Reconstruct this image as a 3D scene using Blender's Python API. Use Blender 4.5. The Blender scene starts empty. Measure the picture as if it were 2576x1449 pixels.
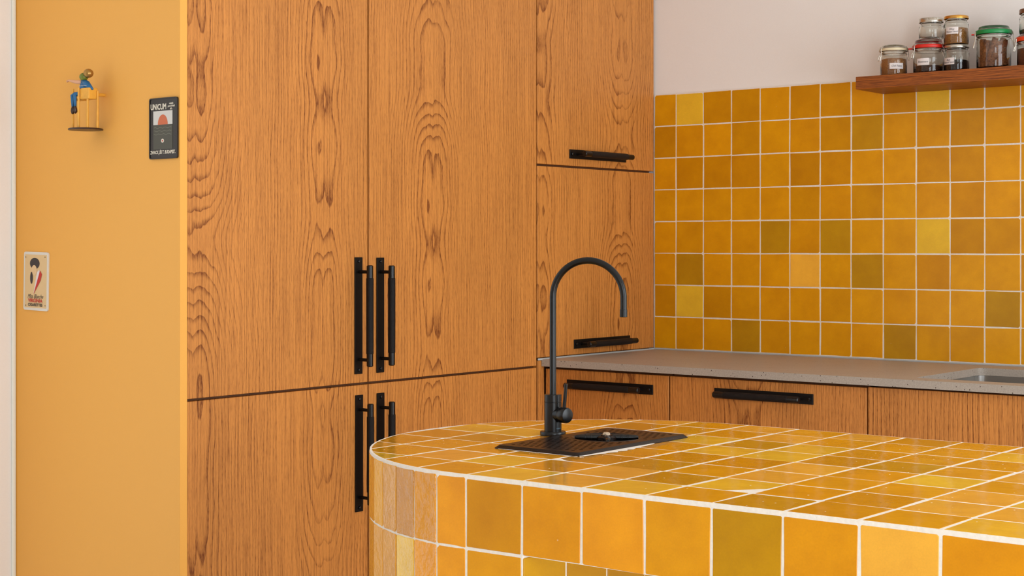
import bpy, bmesh, math, random
from mathutils import Vector, Matrix, Euler
random.seed(7)
PI = math.pi
S = bpy.context.scene
COL = S.collection

# ------------------------------------------------------------------ camera
cam_d = bpy.data.cameras.new('camera'); cam = bpy.data.objects.new('camera', cam_d); COL.objects.link(cam)
cam.location = (2.8358, -4.3120, 1.2362)
cam.rotation_euler = (PI/2, 0, math.radians(38.4318))
cam_d.sensor_fit = 'HORIZONTAL'; cam_d.sensor_width = 36.0
cam_d.lens = 4004.4/2576*36
cam_d.shift_y = -(724.5-619.76)/2576
cam_d.clip_start = 0.05
S.camera = cam

# ------------------------------------------------------------------ world, windows' daylight, exposure
world = bpy.data.worlds.new('sky'); S.world = world; world.use_nodes = True
bg = world.node_tree.nodes['Background']; bg.inputs[0].default_value = (0.80, 0.90, 1.0, 1); bg.inputs[1].default_value = 0.8
def window_light(name, loc, roty, sy, sz, power, col):
    l = bpy.data.lights.new(name, 'AREA'); l.shape = 'RECTANGLE'; l.size = sz; l.size_y = sy
    l.energy = power; l.color = col
    o = bpy.data.objects.new(name, l); COL.objects.link(o)
    o.location = loc; o.rotation_euler = (0, math.radians(roty), 0)
    return o
DAY = (0.87, 0.94, 1.0)
window_light('window_right_far_offscreen', (3.93, -1.50, 1.22), 90, 1.5, 2.3, 64, DAY)
window_light('window_right_near_offscreen', (3.93, -4.30, 1.05), 90, 1.6, 2.0, 66, DAY)
window_light('window_left_offscreen', (-0.66, -3.15, 1.20), -90, 1.2, 2.2, 5.5, DAY)
S.view_settings.view_transform = 'Standard'
S.view_settings.look = 'None'
S.view_settings.gamma = 1.0
S.view_settings.use_curve_mapping = False
S.view_settings.exposure = 0.22
S.cycles.use_denoising = True
S.cycles.sample_clamp_indirect = 6.0

# ------------------------------------------------------------------ helpers
def lin(r, g, b):
    f = lambda c: (c/255/12.92) if c/255 <= 0.04045 else ((c/255+0.055)/1.055)**2.4
    return (f(r), f(g), f(b), 1.0)

class NT:
    """small node-graph builder"""
    def __init__(s, name):
        s.m = bpy.data.materials.new(name); s.m.use_nodes = True
        s.t = s.m.node_tree; s.t.nodes.clear()
        s.out = s.t.nodes.new('ShaderNodeOutputMaterial')
    def n(s, typ, **kw):
        d = s.t.nodes.new('ShaderNode'+typ)
        for k, v in kw.items(): setattr(d, k, v)
        return d
    def put(s, sock, v):
        if hasattr(v, 'is_linked'): s.t.links.new(v, sock)
        else: sock.default_value = v
    def math(s, op, a, b=None, c=None, clamp=False):
        d = s.n('Math', operation=op); d.use_clamp = clamp
        s.put(d.inputs[0], a)
        if b is not None: s.put(d.inputs[1], b)
        if c is not None: s.put(d.inputs[2], c)
        return d.outputs[0]
    def xyz(s, x, y, z):
        d = s.n('CombineXYZ'); s.put(d.inputs[0], x); s.put(d.inputs[1], y); s.put(d.inputs[2], z); return d.outputs[0]
    def noise(s, vec, scale, detail=3, rough=0.5):
        d = s.n('TexNoise'); s.put(d.inputs['Vector'], vec); d.inputs['Scale'].default_value = scale
        d.inputs['Detail'].default_value = detail; d.inputs['Roughness'].default_value = rough
        return d.outputs[0]
    def mix(s, f, a, b, blend='MIX'):
        d = s.n('Mix', data_type='RGBA', blend_type=blend)
        s.put(d.inputs[0], f); s.put(d.inputs[6], a); s.put(d.inputs[7], b); return d.outputs[2]
    def ramp(s, f, lo, hi, a=0.0, b=1.0):
        d = s.n('MapRange'); d.clamp = True
        s.put(d.inputs[0], f); s.put(d.inputs[1], lo); s.put(d.inputs[2], hi); s.put(d.inputs[3], a); s.put(d.inputs[4], b)
        return d.outputs[0]
    def bump(s, h, strength, dist):
        d = s.n('Bump'); d.inputs['Strength'].default_value = strength; d.inputs['Distance'].default_value = dist
        s.put(d.inputs['Height'], h); return d.outputs[0]
    def bsdf(s, color, rough=0.5, metal=0.0, spec=0.5, normal=None, coat=0.0, trans=0.0, ior=1.5):
        d = s.n('BsdfPrincipled')
        s.put(d.inputs['Base Color'], color); s.put(d.inputs['Roughness'], rough); s.put(d.inputs['Metallic'], metal)
        d.inputs['Specular IOR Level'].default_value = spec; d.inputs['IOR'].default_value = ior
        d.inputs['Coat Weight'].default_value = coat; d.inputs['Transmission Weight'].default_value = trans
        if normal is not None: s.put(d.inputs['Normal'], normal)
        s.t.links.new(d.outputs[0], s.out.inputs[0]); return s.m

def plain(name, rgb, rough=0.5, metal=0.0, spec=0.5, var=0.0, scale=40, bump=0.0):
    g = NT(name); tc = g.n('TexCoord').outputs['Object']
    c = lin(*rgb); nz = g.noise(tc, scale, 4)
    k = g.ramp(nz, 0.3, 0.7, 1-var, 1+var)
    col = g.mix(1.0, c, g.xyz(k, k, k), 'MULTIPLY')
    return g.bsdf(col, rough, metal, spec, g.bump(nz, bump, 0.002) if bump else None)

def mat_oak(name, a0, L, light, dark, ring=0.0085, zshift=0.0, contrast=1.0, peak=0.017):
    """oak veneer: book-matched leaves of width L with cathedral figure, grain along Z"""
    g = NT(name)
    p = g.n('SeparateXYZ'); g.put(p.inputs[0], g.n('NewGeometry').outputs['Position'])
    x, y, z = p.outputs
    a = g.math('ADD', x, y); a = g.math('SUBTRACT', a, a0); zz = g.math('ADD', z, zshift)
    t = g.math('DIVIDE', a, L)
    idn = g.math('ROUND', t)
    xl = g.math('SUBTRACT', a, g.math('MULTIPLY', idn, L))
    sc = lambda ka, kz, o, det=2, ro=0.5: g.noise(g.xyz(g.math('MULTIPLY', a, ka), g.math('MULTIPLY', zz, kz), o), 1.0, det, ro)
    w1 = sc(6.0, 1.6, 3.1, 2); w2 = sc(22.0, 4.5, 8.7, 2); w3 = sc(60.0, 16.0, 12.3, 2)
    c5 = lambda v, k: g.math('MULTIPLY', g.math('SUBTRACT', v, 0.5), k)
    xw = g.math('ADD', g.math('ADD', xl, c5(w1, 0.030)), g.math('ADD', c5(w2, 0.012), c5(w3, 0.0022)))
    pk = g.math('SUBTRACT', g.math('ABSOLUTE', xw), peak)
    hn = g.noise(g.xyz(g.math('MULTIPLY', zz, 1.45), g.math('MULTIPLY', idn, 0.9), 1.7), 1.0, 2, 0.45)
    h = g.math('MULTIPLY', g.math('SUBTRACT', hn, 0.24), 0.25)
    h = g.math('ADD', h, g.math('ADD', c5(w2, 0.010), c5(w3, 0.003)))
    r = g.math('SQRT', g.math('ADD', g.math('MULTIPLY', pk, pk), g.math('MULTIPLY', h, h)))
    q = g.math('FRACT', g.math('DIVIDE', r, ring))
    wgt = sc(14.0, 0.9, 5.0, 3)
    width = g.ramp(wgt, 0.35, 0.65, 0.74, 0.50)           # where the dark early-wood band of a ring starts
    edge = g.math('MULTIPLY', g.math('POWER', g.ramp(q, width, 0.95), 1.4), g.ramp(q, 1.0, 0.95))
    ctr = g.ramp(g.math('ABSOLUTE', xl), 0.035, 0.11, 0.85, 0.52)    # the cathedral figure is bolder than the straight grain
    ctr = g.math('MULTIPLY', ctr, g.ramp(wgt, 0.36, 0.60, 0.45, 1.15))
    fib = sc(300.0, 3.2, 2.0, 4, 0.72); fine = sc(700.0, 26.0, 4.0, 2, 0.6); pore = g.ramp(sc(560.0, 60.0, 6.0, 2, 0.6), 0.47, 0.66)
    f = g.math('MULTIPLY', g.math('MULTIPLY', edge, ctr), g.ramp(pore, 0, 1, 0.65*contrast, 1.15*contrast))
    f = g.math('ADD', f, g.math('ADD', c5(fib, 2.1), c5(fine, 1.0)))
    f = g.math('ADD', g.math('ADD', f, 0.13), g.math('MULTIPLY', pore, 0.20), clamp=True)
    big = g.noise(g.xyz(g.math('MULTIPLY', a, 5.0), g.math('MULTIPLY', zz, 0.8), 11.0), 1.0, 2)
    kk = g.ramp(big, 0.3, 0.7, 0.92, 1.08)
    col = g.mix(f, light, dark)
    col = g.mix(1.0, col, g.xyz(kk, kk, kk), 'MULTIPLY')
    nb = g.bump(g.math('MULTIPLY', f, -1.0), 0.25, 0.0006)
    return g.bsdf(col, g.ramp(f, 0, 1, 0.42, 0.6), 0, 0.35, nb)

def mat_shelf(name, light, dark):
    g = NT(name)
    p = g.n('SeparateXYZ'); g.put(p.inputs[0], g.n('NewGeometry').outputs['Position'])
    x, y, z = p.outputs
    b = g.math('ADD', g.math('MULTIPLY', y, 60.0), g.math('MULTIPLY', z, 170.0))
    n1 = g.noise(g.xyz(g.math('MULTIPLY', x, 11.0), g.math('MULTIPLY', b, 1.7), 0.0), 1.0, 4, 0.7)
    n2 = g.noise(g.xyz(g.math('MULTIPLY', x, 45.0), g.math('MULTIPLY', b, 5.0), 4.0), 1.0, 2, 0.6)
    f = g.math('ADD', g.ramp(n1, 0.35, 0.65), g.math('MULTIPLY', g.math('SUBTRACT', n2, 0.5), 0.9), clamp=True)
    col = g.mix(f, light, dark)
    return g.bsdf(col, 0.45, 0, 0.4, g.bump(f, 0.2, 0.0005))

def mat_tile(name, rough=0.16, bump=0.35, chips=0.0, spec=0.5, ws=34.0):
    """hand-made glazed tile: colour from the object, cloudy glaze, wavy surface"""
    g = NT(name)
    oi = g.n('ObjectInfo'); tc = g.n('TexCoord').outputs['Object']
    off = g.n('VectorMath', operation='ADD'); g.put(off.inputs[0], tc)
    rr = g.math('MULTIPLY', oi.outputs['Random'], 37.0); g.put(off.inputs[1], g.xyz(rr, rr, rr)); v = off.outputs[0]
    cloud = g.noise(v, 14.0, 4, 0.6); fine = g.noise(v, 420.0, 2, 0.6)
    k = g.math('ADD', g.ramp(cloud, 0.28, 0.72, 0.91, 1.09), g.math('MULTIPLY', g.math('SUBTRACT', fine, 0.5), 0.16))
    col = g.mix(1.0, oi.outputs['Color'], g.xyz(k, g.math('MULTIPLY', k, g.ramp(cloud, 0.3, 0.7, 0.97, 1.03)), k), 'MULTIPLY')
    vo = g.n('TexVoronoi'); g.put(vo.inputs['Vector'], v); vo.inputs['Scale'].default_value = 110.0
    rsel = g.n('SeparateColor'); g.put(rsel.inputs[0], vo.outputs['Color'])
    chip = g.math('MULTIPLY', g.ramp(vo.outputs['Distance'], 0.17, 0.10), g.ramp(rsel.outputs[0], 1-chips, 1-chips+0.01)) if chips else 0.0
    if chips: col = g.mix(chip, col, lin(244, 236, 222))
    w = g.noise(v, ws, 3, 0.55); w2 = g.noise(v, 9.0, 1)
    h = g.math('ADD', g.math('MULTIPLY', w, 0.35), w2)
    return g.bsdf(col, g.math('ADD', rough, g.math('MULTIPLY', chip, 0.4)) if chips else rough, 0, spec, g.bump(h, bump, 0.004))

M = {}
M['oak'] = mat_oak('oak_veneer', -1.495, 0.412, lin(212, 139, 66), lin(118, 58, 10), ring=0.0098)
M['oak_right'] = mat_oak('oak_veneer_right', -1.083, 1.10, lin(212, 139, 66), lin(118, 58, 10), ring=0.0098, zshift=0.35)
M['oak_corner'] = mat_oak('oak_veneer_corner', -0.185, 0.425, lin(212, 139, 66), lin(118, 58, 10), ring=0.0098, zshift=0.7)
M['oak_base'] = mat_oak('oak_veneer_drawers', -0.30, 0.40, lin(212, 139, 66), lin(118, 58, 10), zshift=0.45)
M['oak_sink'] = mat_oak('oak_veneer_straight', 1.25, 1.5, lin(212, 139, 66), lin(118, 58, 10), ring=0.0115, zshift=1.3, contrast=1.6, peak=0.0)
M['shelf'] = mat_shelf('shelf_wood', lin(166, 90, 26), lin(98, 45, 8))
M['tile'] = mat_tile('glazed_tile', 0.30, 0.22, chips=0.003, spec=0.28)
M['tile_top'] = mat_tile('glazed_tile_worktop', 0.10, 0.36, chips=0.05)
M['tile_side'] = mat_tile('glazed_tile_rippled', 0.08, 1.0, chips=0.004, spec=0.5, ws=75.0)
M['grout'] = plain('grout', (236, 226, 214), 0.85, var=0.05, scale=160, bump=0.4)
M['white'] = plain('white_wall_paint', (243, 238, 234), 0.8, var=0.012, scale=300, bump=0.05)
M['ceiling'] = plain('ceiling_paint', (240, 235, 229), 0.85)
M['floorm'] = plain('floor_finish', (208, 196, 178), 0.5, var=0.05, scale=6)
M['orange'] = plain('orange_paint', (241, 174, 76), 0.55, var=0.012, scale=500)
M['trimw'] = plain('white_caulk', (240, 240, 230), 0.6)
M['black'] = plain('matt_black_metal', (15, 12, 11), 0.42, metal=0.0, spec=0.2)
M['blackgloss'] = plain('satin_black_metal', (10, 8, 8), 0.30, metal=0.0, spec=0.36)
M['dark'] = plain('carcass_board', (112, 68, 36), 0.6)
M['gap'] = M['dark']
M['silver'] = plain('brushed_silver', (200, 196, 186), 0.28, metal=1.0)
M['gold'] = plain('gold_lacquer', (214, 160, 78), 0.28, metal=1.0)
M['bronze'] = plain('dark_bronze_lid', (128, 92, 66), 0.35, metal=0.8)
M['wire'] = plain('wire_steel', (190, 184, 172), 0.22, metal=1.0)
M['paper'] = plain('label_paper', (226, 216, 212), 0.8)
M['ink'] = plain('label_ink', (58, 54, 62), 0.7)
M['steel'] = plain('sink_steel', (190, 186, 180), 0.3, metal=1.0)
M['caulk'] = plain('grey_silicone', (178, 182, 182), 0.45)

def knurl():
    g = NT('knurled_black_grip'); tc = g.n('TexCoord').outputs['Object']
    w = g.n('TexVoronoi'); g.put(w.inputs['Vector'], tc); w.inputs['Scale'].default_value = 900.0
    return g.bsdf(lin(22, 19, 19), 0.5, 0, 0.2, g.bump(w.outputs['Distance'], 0.6, 0.0008))
M['knurl'] = knurl()

def mat_stone():
    g = NT('speckled_grey_stone')
    pos = g.n('NewGeometry').outputs['Position']
    v = g.n('TexVoronoi'); g.put(v.inputs['Vector'], pos); v.inputs['Scale'].default_value = 150.0
    sc_ = g.n('SeparateColor'); g.put(sc_.inputs[0], v.outputs['Color'])
    spk = g.math('MULTIPLY', g.ramp(v.outputs['Distance'], 0.26, 0.18), g.ramp(sc_.outputs[0], 0.86, 0.88))
    n = g.noise(pos, 260.0, 4, 0.7); n2 = g.noise(pos, 9.0, 3)
    k = g.math('ADD', g.ramp(n, 0.3, 0.7, 0.82, 1.14), g.math('MULTIPLY', g.math('SUBTRACT', n2, 0.5), 0.16))
    col = g.mix(1.0, lin(172, 161, 149), g.xyz(k, k, k), 'MULTIPLY')
    col = g.mix(spk, col, lin(84, 72, 64))
    return g.bsdf(col, 0.42, 0, 0.32)
M['stone'] = mat_stone()

def mat_glass(name, tint):
    g = NT(name)
    return g.bsdf(tint, 0.02, 0, 0.5, None, trans=1.0, ior=1.47)
M['glass'] = mat_glass('jar_glass', (0.93, 0.95, 0.92, 1))

def mat_grains(name, a, b, scale):
    g = NT(name); tc = g.n('TexCoord').outputs['Object']
    v = g.n('TexVoronoi'); g.put(v.inputs['Vector'], tc); v.inputs['Scale'].default_value = scale
    s_ = g.n('SeparateColor'); g.put(s_.inputs[0], v.outputs['Color'])
    col = g.mix(s_.outputs[0], lin(*a), lin(*b))
    return g.bsdf(col, 0.7, 0, 0.3, g.bump(v.outputs['Distance'], 0.8, 0.002))

def link(o, parent=None):
    COL.objects.link(o)
    if parent is not None: o.parent = parent
    return o

def mesh(name, verts, faces, smooth=False):
    me = bpy.data.meshes.new(name); me.from_pydata([tuple(v) for v in verts], [], faces); me.validate(); me.update()
    if smooth:
        for p in me.polygons: p.use_smooth = True
    return me

class Thing:
    """an Empty at a thing's base; its parts are built from world coordinates"""
    def __init__(s, name, loc, label, cat, group=None, kind=None):
        s.o = bpy.data.objects.new(name, None); COL.objects.link(s.o); s.o.location = loc; s.o.empty_display_size = 0.05
        s.loc = Vector(loc)
        if label: s.o['label'] = label
        if cat: s.o['category'] = cat
        if group: s.o['group'] = group
        if kind: s.o['kind'] = kind
    def part(s, name, vf, mat, parent=None, smooth=False, label=None, auto=None):
        v, f = vf
        me = mesh(name, [Vector(p)-s.loc for p in v], f, smooth)
        me.materials.append(mat)
        o = bpy.data.objects.new(name, me); link(o, parent or s.o)
        if auto: shade(o, auto)
        if label: o['label'] = label
        return o
    def place(s, name, me, loc, rot=(0, 0, 0), parent=None, color=None, scale=None):
        o = bpy.data.objects.new(name, me); link(o, parent or s.o)
        o.location = Vector(loc)-s.loc; o.rotation_euler = rot
        if color: o.color = color
        if scale: o.scale = scale
        return o

def shade(o, deg):
    """smooth shading that stays sharp across edges steeper than deg"""
    me = o.data; bm = bmesh.new(); bm.from_mesh(me)
    for f in bm.faces: f.smooth = True
    for e in bm.edges:
        e.smooth = not (len(e.link_faces) == 2 and e.calc_face_angle(0) > math.radians(deg))
    bm.to_mesh(me); bm.free()

def bm_out(bm):
    bmesh.ops.recalc_face_normals(bm, faces=bm.faces)
    v = [x.co.copy() for x in bm.verts]; bm.verts.index_update()
    f = [[q.index for q in p.verts] for p in bm.faces]; bm.free(); return v, f

def box(x0, x1, y0, y1, z0, z1, bev=0.0, seg=1):
    bm = bmesh.new(); bmesh.ops.create_cube(bm, size=1)
    for v in bm.verts:
        v.co = ((x0+x1)/2+v.co.x*(x1-x0), (y0+y1)/2+v.co.y*(y1-y0), (z0+z1)/2+v.co.z*(z1-z0))
    if bev: bmesh.ops.bevel(bm, geom=list(bm.edges), offset=bev, segments=seg, affect='EDGES', profile=0.5)
    return bm_out(bm)

def join(*vfs):
    V, F = [], []
    for v, f in vfs:
        n = len(V); V += [Vector(p) for p in v]; F += [[i+n for i in q] for q in f]
    return V, F

def lathe(prof, seg=32, c=(0, 0, 0), axis=None, closed=False):
    """revolve (r,z) points round z; r=0 ends are closed to a point"""
    V, F, rows = [], [], []
    for r, z in prof:
        if r < 1e-7: rows.append([len(V)]); V.append(Vector((0, 0, z)))
        else:
            rows.append(list(range(len(V), len(V)+seg)))
            V += [Vector((r*math.cos(2*PI*i/seg), r*math.sin(2*PI*i/seg), z)) for i in range(seg)]
    pairs = list(zip(rows, rows[1:])) + ([(rows[-1], rows[0])] if closed else [])
    for A, B in pairs:
        for i in range(seg):
            j = (i+1) % seg
            if len(A) == 1 and len(B) == 1: continue
            if len(A) == 1: F.append([A[0], B[j], B[i]])
            elif len(B) == 1: F.append([A[i], A[j], B[0]])
            else: F.append([A[i], A[j], B[j], B[i]])
    if axis is not None:
        q = Vector((0, 0, 1)).rotation_difference(Vector(axis)); V = [q @ v for v in V]
    c = Vector(c); return [v+c for v in V], F

def tube(path, rad, seg=10, cap=True):
    """sweep a circle along a polyline; rad may be a list"""
    P = [Vector(p) for p in path]; n = len(P); V, F = [], []
    rr = rad if isinstance(rad, (list, tuple)) else [rad]*n
    up = None
    for i, p in enumerate(P):
        t = (P[min(i+1, n-1)]-P[max(i-1, 0)]).normalized()
        if up is None:
            up = Vector((0, 0, 1)) if abs(t.z) < 0.9 else Vector((1, 0, 0))
        a = (up-t*up.dot(t)).normalized(); b = t.cross(a); up = a
        V += [p+(a*math.cos(2*PI*k/seg)+b*math.sin(2*PI*k/seg))*rr[i] for k in range(seg)]
    for i in range(n-1):
        for k in range(seg):
            l = (k+1) % seg; F.append([i*seg+k, i*seg+l, (i+1)*seg+l, (i+1)*seg+k])
    if cap: F += [list(range(seg))[::-1], list(range((n-1)*seg, n*seg))]
    return V, F

def fill2d(loops):
    """triangulated area between an outer loop and hole loops (2D points)"""
    bm = bmesh.new(); E = []
    for lp in loops:
        vs = [bm.verts.new((p[0], p[1], 0)) for p in lp]
        E += [bm.edges.new((vs[i], vs[(i+1) % len(vs)])) for i in range(len(vs))]
    bmesh.ops.triangle_fill(bm, edges=E, use_beauty=True, use_dissolve=False)
    for f in bm.faces:
        if f.normal.z < 0: f.normal_flip()
    return bm

def plate(loops, z0, z1):
    bm = fill2d(loops)
    for v in bm.verts: v.co.z = z0
    r = bmesh.ops.extrude_face_region(bm, geom=list(bm.faces))
    for e in r['geom']:
        if isinstance(e, bmesh.types.BMVert): e.co.z = z1
    return bm_out(bm)

def rrect(x0, x1, y0, y1, r, n=5):
    P = []
    for cx, cy, a0 in ((x1-r, y0+r, -90), (x1-r, y1-r, 0), (x0+r, y1-r, 90), (x0+r, y0+r, 180)):
        P += [(cx+r*math.cos(math.radians(a0+90*i/n)), cy+r*math.sin(math.radians(a0+90*i/n))) for i in range(n+1)]
    return P

def single(name, vf, mat, label=None, cat=None, group=None, kind=None, smooth=False, auto=None):
    me = mesh(name, vf[0], vf[1], smooth); me.materials.append(mat)
    o = bpy.data.objects.new(name, me); link(o)
    if auto: shade(o, auto)
    for k, v in (('label', label), ('category', cat), ('group', group), ('kind', kind)):
        if v: o[k] = v
    return o

def text2d(body, size, shear=0.0, align='CENTER', sx=1.0, bold=0.0):
    cu = bpy.data.curves.new('tmp_text', 'FONT'); cu.body = body; cu.size = size; cu.shear = shear
    cu.align_x = align; cu.align_y = 'CENTER'; cu.resolution_u = 3; cu.offset = bold
    o = bpy.data.objects.new('tmp_text', cu); COL.objects.link(o)
    dg = bpy.context.evaluated_depsgraph_get(); dg.update()
    me = bpy.data.meshes.new_from_object(o.evaluated_get(dg))
    v = [(p.co.x*sx, p.co.y) for p in me.vertices]; f = [list(p.vertices) for p in me.polygons]
    bpy.data.objects.remove(o); bpy.data.curves.remove(cu); bpy.data.meshes.remove(me)
    return v, f

# ------------------------------------------------------------------ the room
XL, XR, YF, ZC = -0.635, 3.90, -7.2, 2.70
single('floor', box(XL-0.1, XR+0.1, YF-0.1, 0.12, -0.1, 0.0), M['floorm'], kind='structure')
single('ceiling', box(XL-0.1, XR+0.1, YF-0.1, 0.12, ZC, ZC+0.1), M['ceiling'], kind='structure')
wall_back = single('wall_back', box(XL-0.1, XR+0.1, 0.006, 0.12, 0, ZC), M['white'], kind='structure')
single('wall_front', box(XL-0.1, XR+0.1, YF-0.1, YF, 0, ZC), M['white'], kind='structure')
def wall_x(name, x0, x1, openings):
    """wall across X with rectangular openings (y0,y1,z0,z1)"""
    parts = []; ys = YF
    for y0, y1, z0, z1 in sorted(openings):
        parts += [box(x0, x1, ys, y0, 0, ZC), box(x0, x1, y0, y1, z1, ZC)]
        if z0 > 0: parts.append(box(x0, x1, y0, y1, 0, z0))
        ys = y1
    parts.append(box(x0, x1, ys, 0.006, 0, ZC))
    return single(name, join(*parts), M['white'], kind='structure')
RW = [(-2.28, -0.72, 0.04, 2.40), (-5.13, -3.47, 0.02, 2.08)]
LW = [(-3.80, -2.50, 0.05, 2.35)]
wall_x('wall_right', XR, XR+0.12, RW)
wall_x('wall_left', XL-0.12, XL, LW)
n = 0
for x0, ops in ((XR+0.02, RW), (XL-0.06, LW)):
    for y0, y1, z0, z1 in ops:
        n += 1
        bars = [box(x0, x0+0.05, y0, y0+0.06, z0, z1), box(x0, x0+0.05, y1-0.06, y1, z0, z1),
                box(x0, x0+0.05, y0, y1, z0, z0+0.08), box(x0, x0+0.05, y0, y1, z1-0.06, z1)]
        ym = (y0+y1)/2
        bars.append(box(x0, x0+0.05, ym-0.05, ym+0.05, z0, z1))
        single('window_%d' % n, join(*bars), M['trimw'], kind='structure')
single('trim_1', box(XL, XL+0.007, -1.962, -1.9515, 0, ZC, 0.002), M['trimw'], kind='structure')

# ------------------------------------------------------------------ tile pieces
P = 0.102
def tile_poly(rng, w, h, gap=0.0014, jit=0.0007, gx=None):
    x, y = w/2, h/2
    g = lambda: gap+rng.uniform(-jit, jit)
    k_ = (lambda: gx+rng.uniform(-jit, jit)) if gx else g
    c = [(-x+k_(), -y+g()), (x-k_(), -y+g()), (x-k_(), y-g()), (-x+k_(), y-g())]
    out = []
    for i in range(4):
        p, q, r_ = Vector(c[i-1]), Vector(c[i]), Vector(c[(i+1) % 4])
        k = rng.choice((0.0012, 0.0016, 0.002, 0.0045 if rng.random() < 0.3 else 0.0015))
        out += [q+(p-q).normalized()*k, q+(r_-q).normalized()*k]
        mid = (q+r_)/2; nrm = Vector((-(r_-q).y, (r_-q).x)).normalized()
        out.append(mid+nrm*rng.uniform(-0.0001, 0.0005))
    return out

def prism(poly, depth=0.0055, ch=0.0007):
    n = len(poly); c = sum((Vector(p) for p in poly), Vector((0, 0)))/n
    ins = []
    for p in poly:
        d = Vector(p)-c; L_ = d.length
        ins.append(c+d*max(0.2, (L_-ch*1.3)/L_))
    V = [(p[0], p[1], -depth) for p in poly]+[(p[0], p[1], -ch) for p in poly]+[(p[0], p[1], 0) for p in ins]
    F = []
    for k in (0, 1):
        for i in range(n):
            j = (i+1) % n; F.append([k*n+i, k*n+j, (k+1)*n+j, (k+1)*n+i])
    F.append(list(range(2*n, 3*n)))
    return V, F

def tile_set(count, w, h, mat, seed, gap=0.0014, jit=0.0007, ch=0.0007, gx=None):
    rng = random.Random(seed); L_ = []
    for i in range(count):
        me = mesh('tile', *prism(tile_poly(rng, w, h, gap, jit, gx), ch=ch)); me.materials.append(mat); L_.append(me)
    return L_

def tint(rng, rgb, amt=0.05):
    k = 1+rng.uniform(-amt, amt); c = lin(*rgb)
    return (min(1, c[0]*k), min(1, c[1]*k*(1+rng.uniform(-0.03, 0.03))), c[2]*k, 1)

# backsplash: eight courses of handmade tiles on the back wall
PAL = {'o': (222, 152, 8), 'd': (206, 139, 5), 'g': (192, 139, 14), 'y': (234, 184, 48), 'l': (252, 184, 60)}
X0, Z0 = 0.0834, 0.9080
rows_top_down = ['oyddoddodydd', 'doodoodgoodo', 'odddoddooddo', 'ooooododoodo', 'oooogogooydd', 'ogooologodoo', 'dydoooooooog'.replace(' ', 'o')[:12], 'ooogoooogooo']
rows_top_down = [r_+e_ for r_, e_ in zip(rows_top_down, ('odooyo', 'ooodoo', 'oodooo', 'dooogo', 'oooydo', 'dooooo', 'oogooo', 'ooodoo'))]
wall_tiles = tile_set(10, P, P, M['tile'], 3, 0.0017, 0.0008)
part_me = [mesh('tile', *prism(tile_poly(random.Random(50+i), X0-0.001, P))) for i in range(3)]
for m_ in part_me: m_.materials.append(M['tile'])
XT = X0+17*P
gb = mesh('grout_bed', *box(0.0, XT, 0.0007, 0.0062, Z0-0.002, Z0+8*P+0.001)); gb.materials.append(M['grout'])
link(bpy.data.objects.new('grout_bed', gb), wall_back)
rng = random.Random(11)
for r_, row in enumerate(rows_top_down):
    z = Z0+(7-r_+0.5)*P
    for k in range(18):
        ch = row[k % len(row)]
        if k == 0: me, x = rng.choice(part_me), 0.001+(X0-0.001)/2
        else: me, x = rng.choice(wall_tiles), X0+(k-0.5)*P
        o = bpy.data.objects.new('tile', me); link(o, wall_back)
        o.location = (x+rng.uniform(-.0003, .0003), rng.uniform(-0.0003, 0.0004), z+rng.uniform(-.0003, .0003))
        o.rotation_euler = Euler((PI/2+rng.uniform(-.003, .003), 0, rng.uniform(-.003, .003)))
        o.color = tint(rng, PAL[ch], 0.05)

# ------------------------------------------------------------------ handles (knurled bar on a flat plate)
HL = 0.298
def handle_meshes():
    H = {}
    H['handle_plate'] = mesh('handle_plate', *box(0, 0.0035, -0.0138, 0.0138, -HL/2, HL/2, 0.0006)); H['handle_plate'].materials.append(M['black'])
    R_, L_ = 0.0092, 0.258
    prof = [(0, -L_/2), (R_-0.003, -L_/2), (R_-0.0008, -L_/2+0.002), (R_-0.0006, -L_/2+0.032), (R_-0.0006, L_/2-0.032), (R_-0.0008, L_/2-0.002), (R_-0.003, L_/2), (0, L_/2)]
    H['handle_bar'] = mesh('handle_bar', *lathe(prof, 20, (0.042, 0, 0)))
    H['handle_bar'].materials.append(M['blackgloss'])
    prof = [(R_-0.001, -0.0965), (R_+0.0003, -0.0955), (R_+0.0003, 0.0955), (R_-0.001, 0.0965)]
    H['handle_grip'] = mesh('handle_grip', *lathe(prof, 24, (0.042, 0, 0))); H['handle_grip'].materials.append(M['knurl'])
    H['handle_post'] = mesh('handle_post', *tube([(0.002, 0, 0), (0.042, 0, 0)], 0.0042, 12)); H['handle_post'].materials.append(M['black'])
    H['handle_screw'] = mesh('handle_screw', *lathe([(0.0042, 0.0030), (0.0042, 0.0062), (0.0030, 0.0072), (0, 0.0075)], 14, axis=(1, 0, 0))); H['handle_screw'].materials.append(M['blackgloss'])
    return H
HM = handle_meshes()
for k in ('handle_bar', 'handle_grip', 'handle_post', 'handle_screw'):
    o_ = bpy.data.objects.new('tmp', HM[k]); shade(o_, 35); bpy.data.objects.remove(o_)
def handle(T, door, c, rot):
    """c: centre on the front surface; rot turns the local frame (x out, z along)"""
    Rm = Euler(rot).to_matrix(); c = Vector(c)
    for nm, off in (('handle_plate', (0, 0, 0)), ('handle_bar', (0, 0, 0)), ('handle_grip', (0, 0, 0)), ('handle_post', (0, 0, 0.112)), ('handle_post', (0, 0, -0.112)),
                    ('handle_screw', (0, 0, 0.1385)), ('handle_screw', (0, 0, -0.1385))):
        T.place(nm, HM[nm], c+Rm @ Vector(off), rot, parent=door)
UPR, LEV, DRW = (0, 0, 0), (PI/2, 0, 0), (PI/2, 0, -PI/2)

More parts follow.
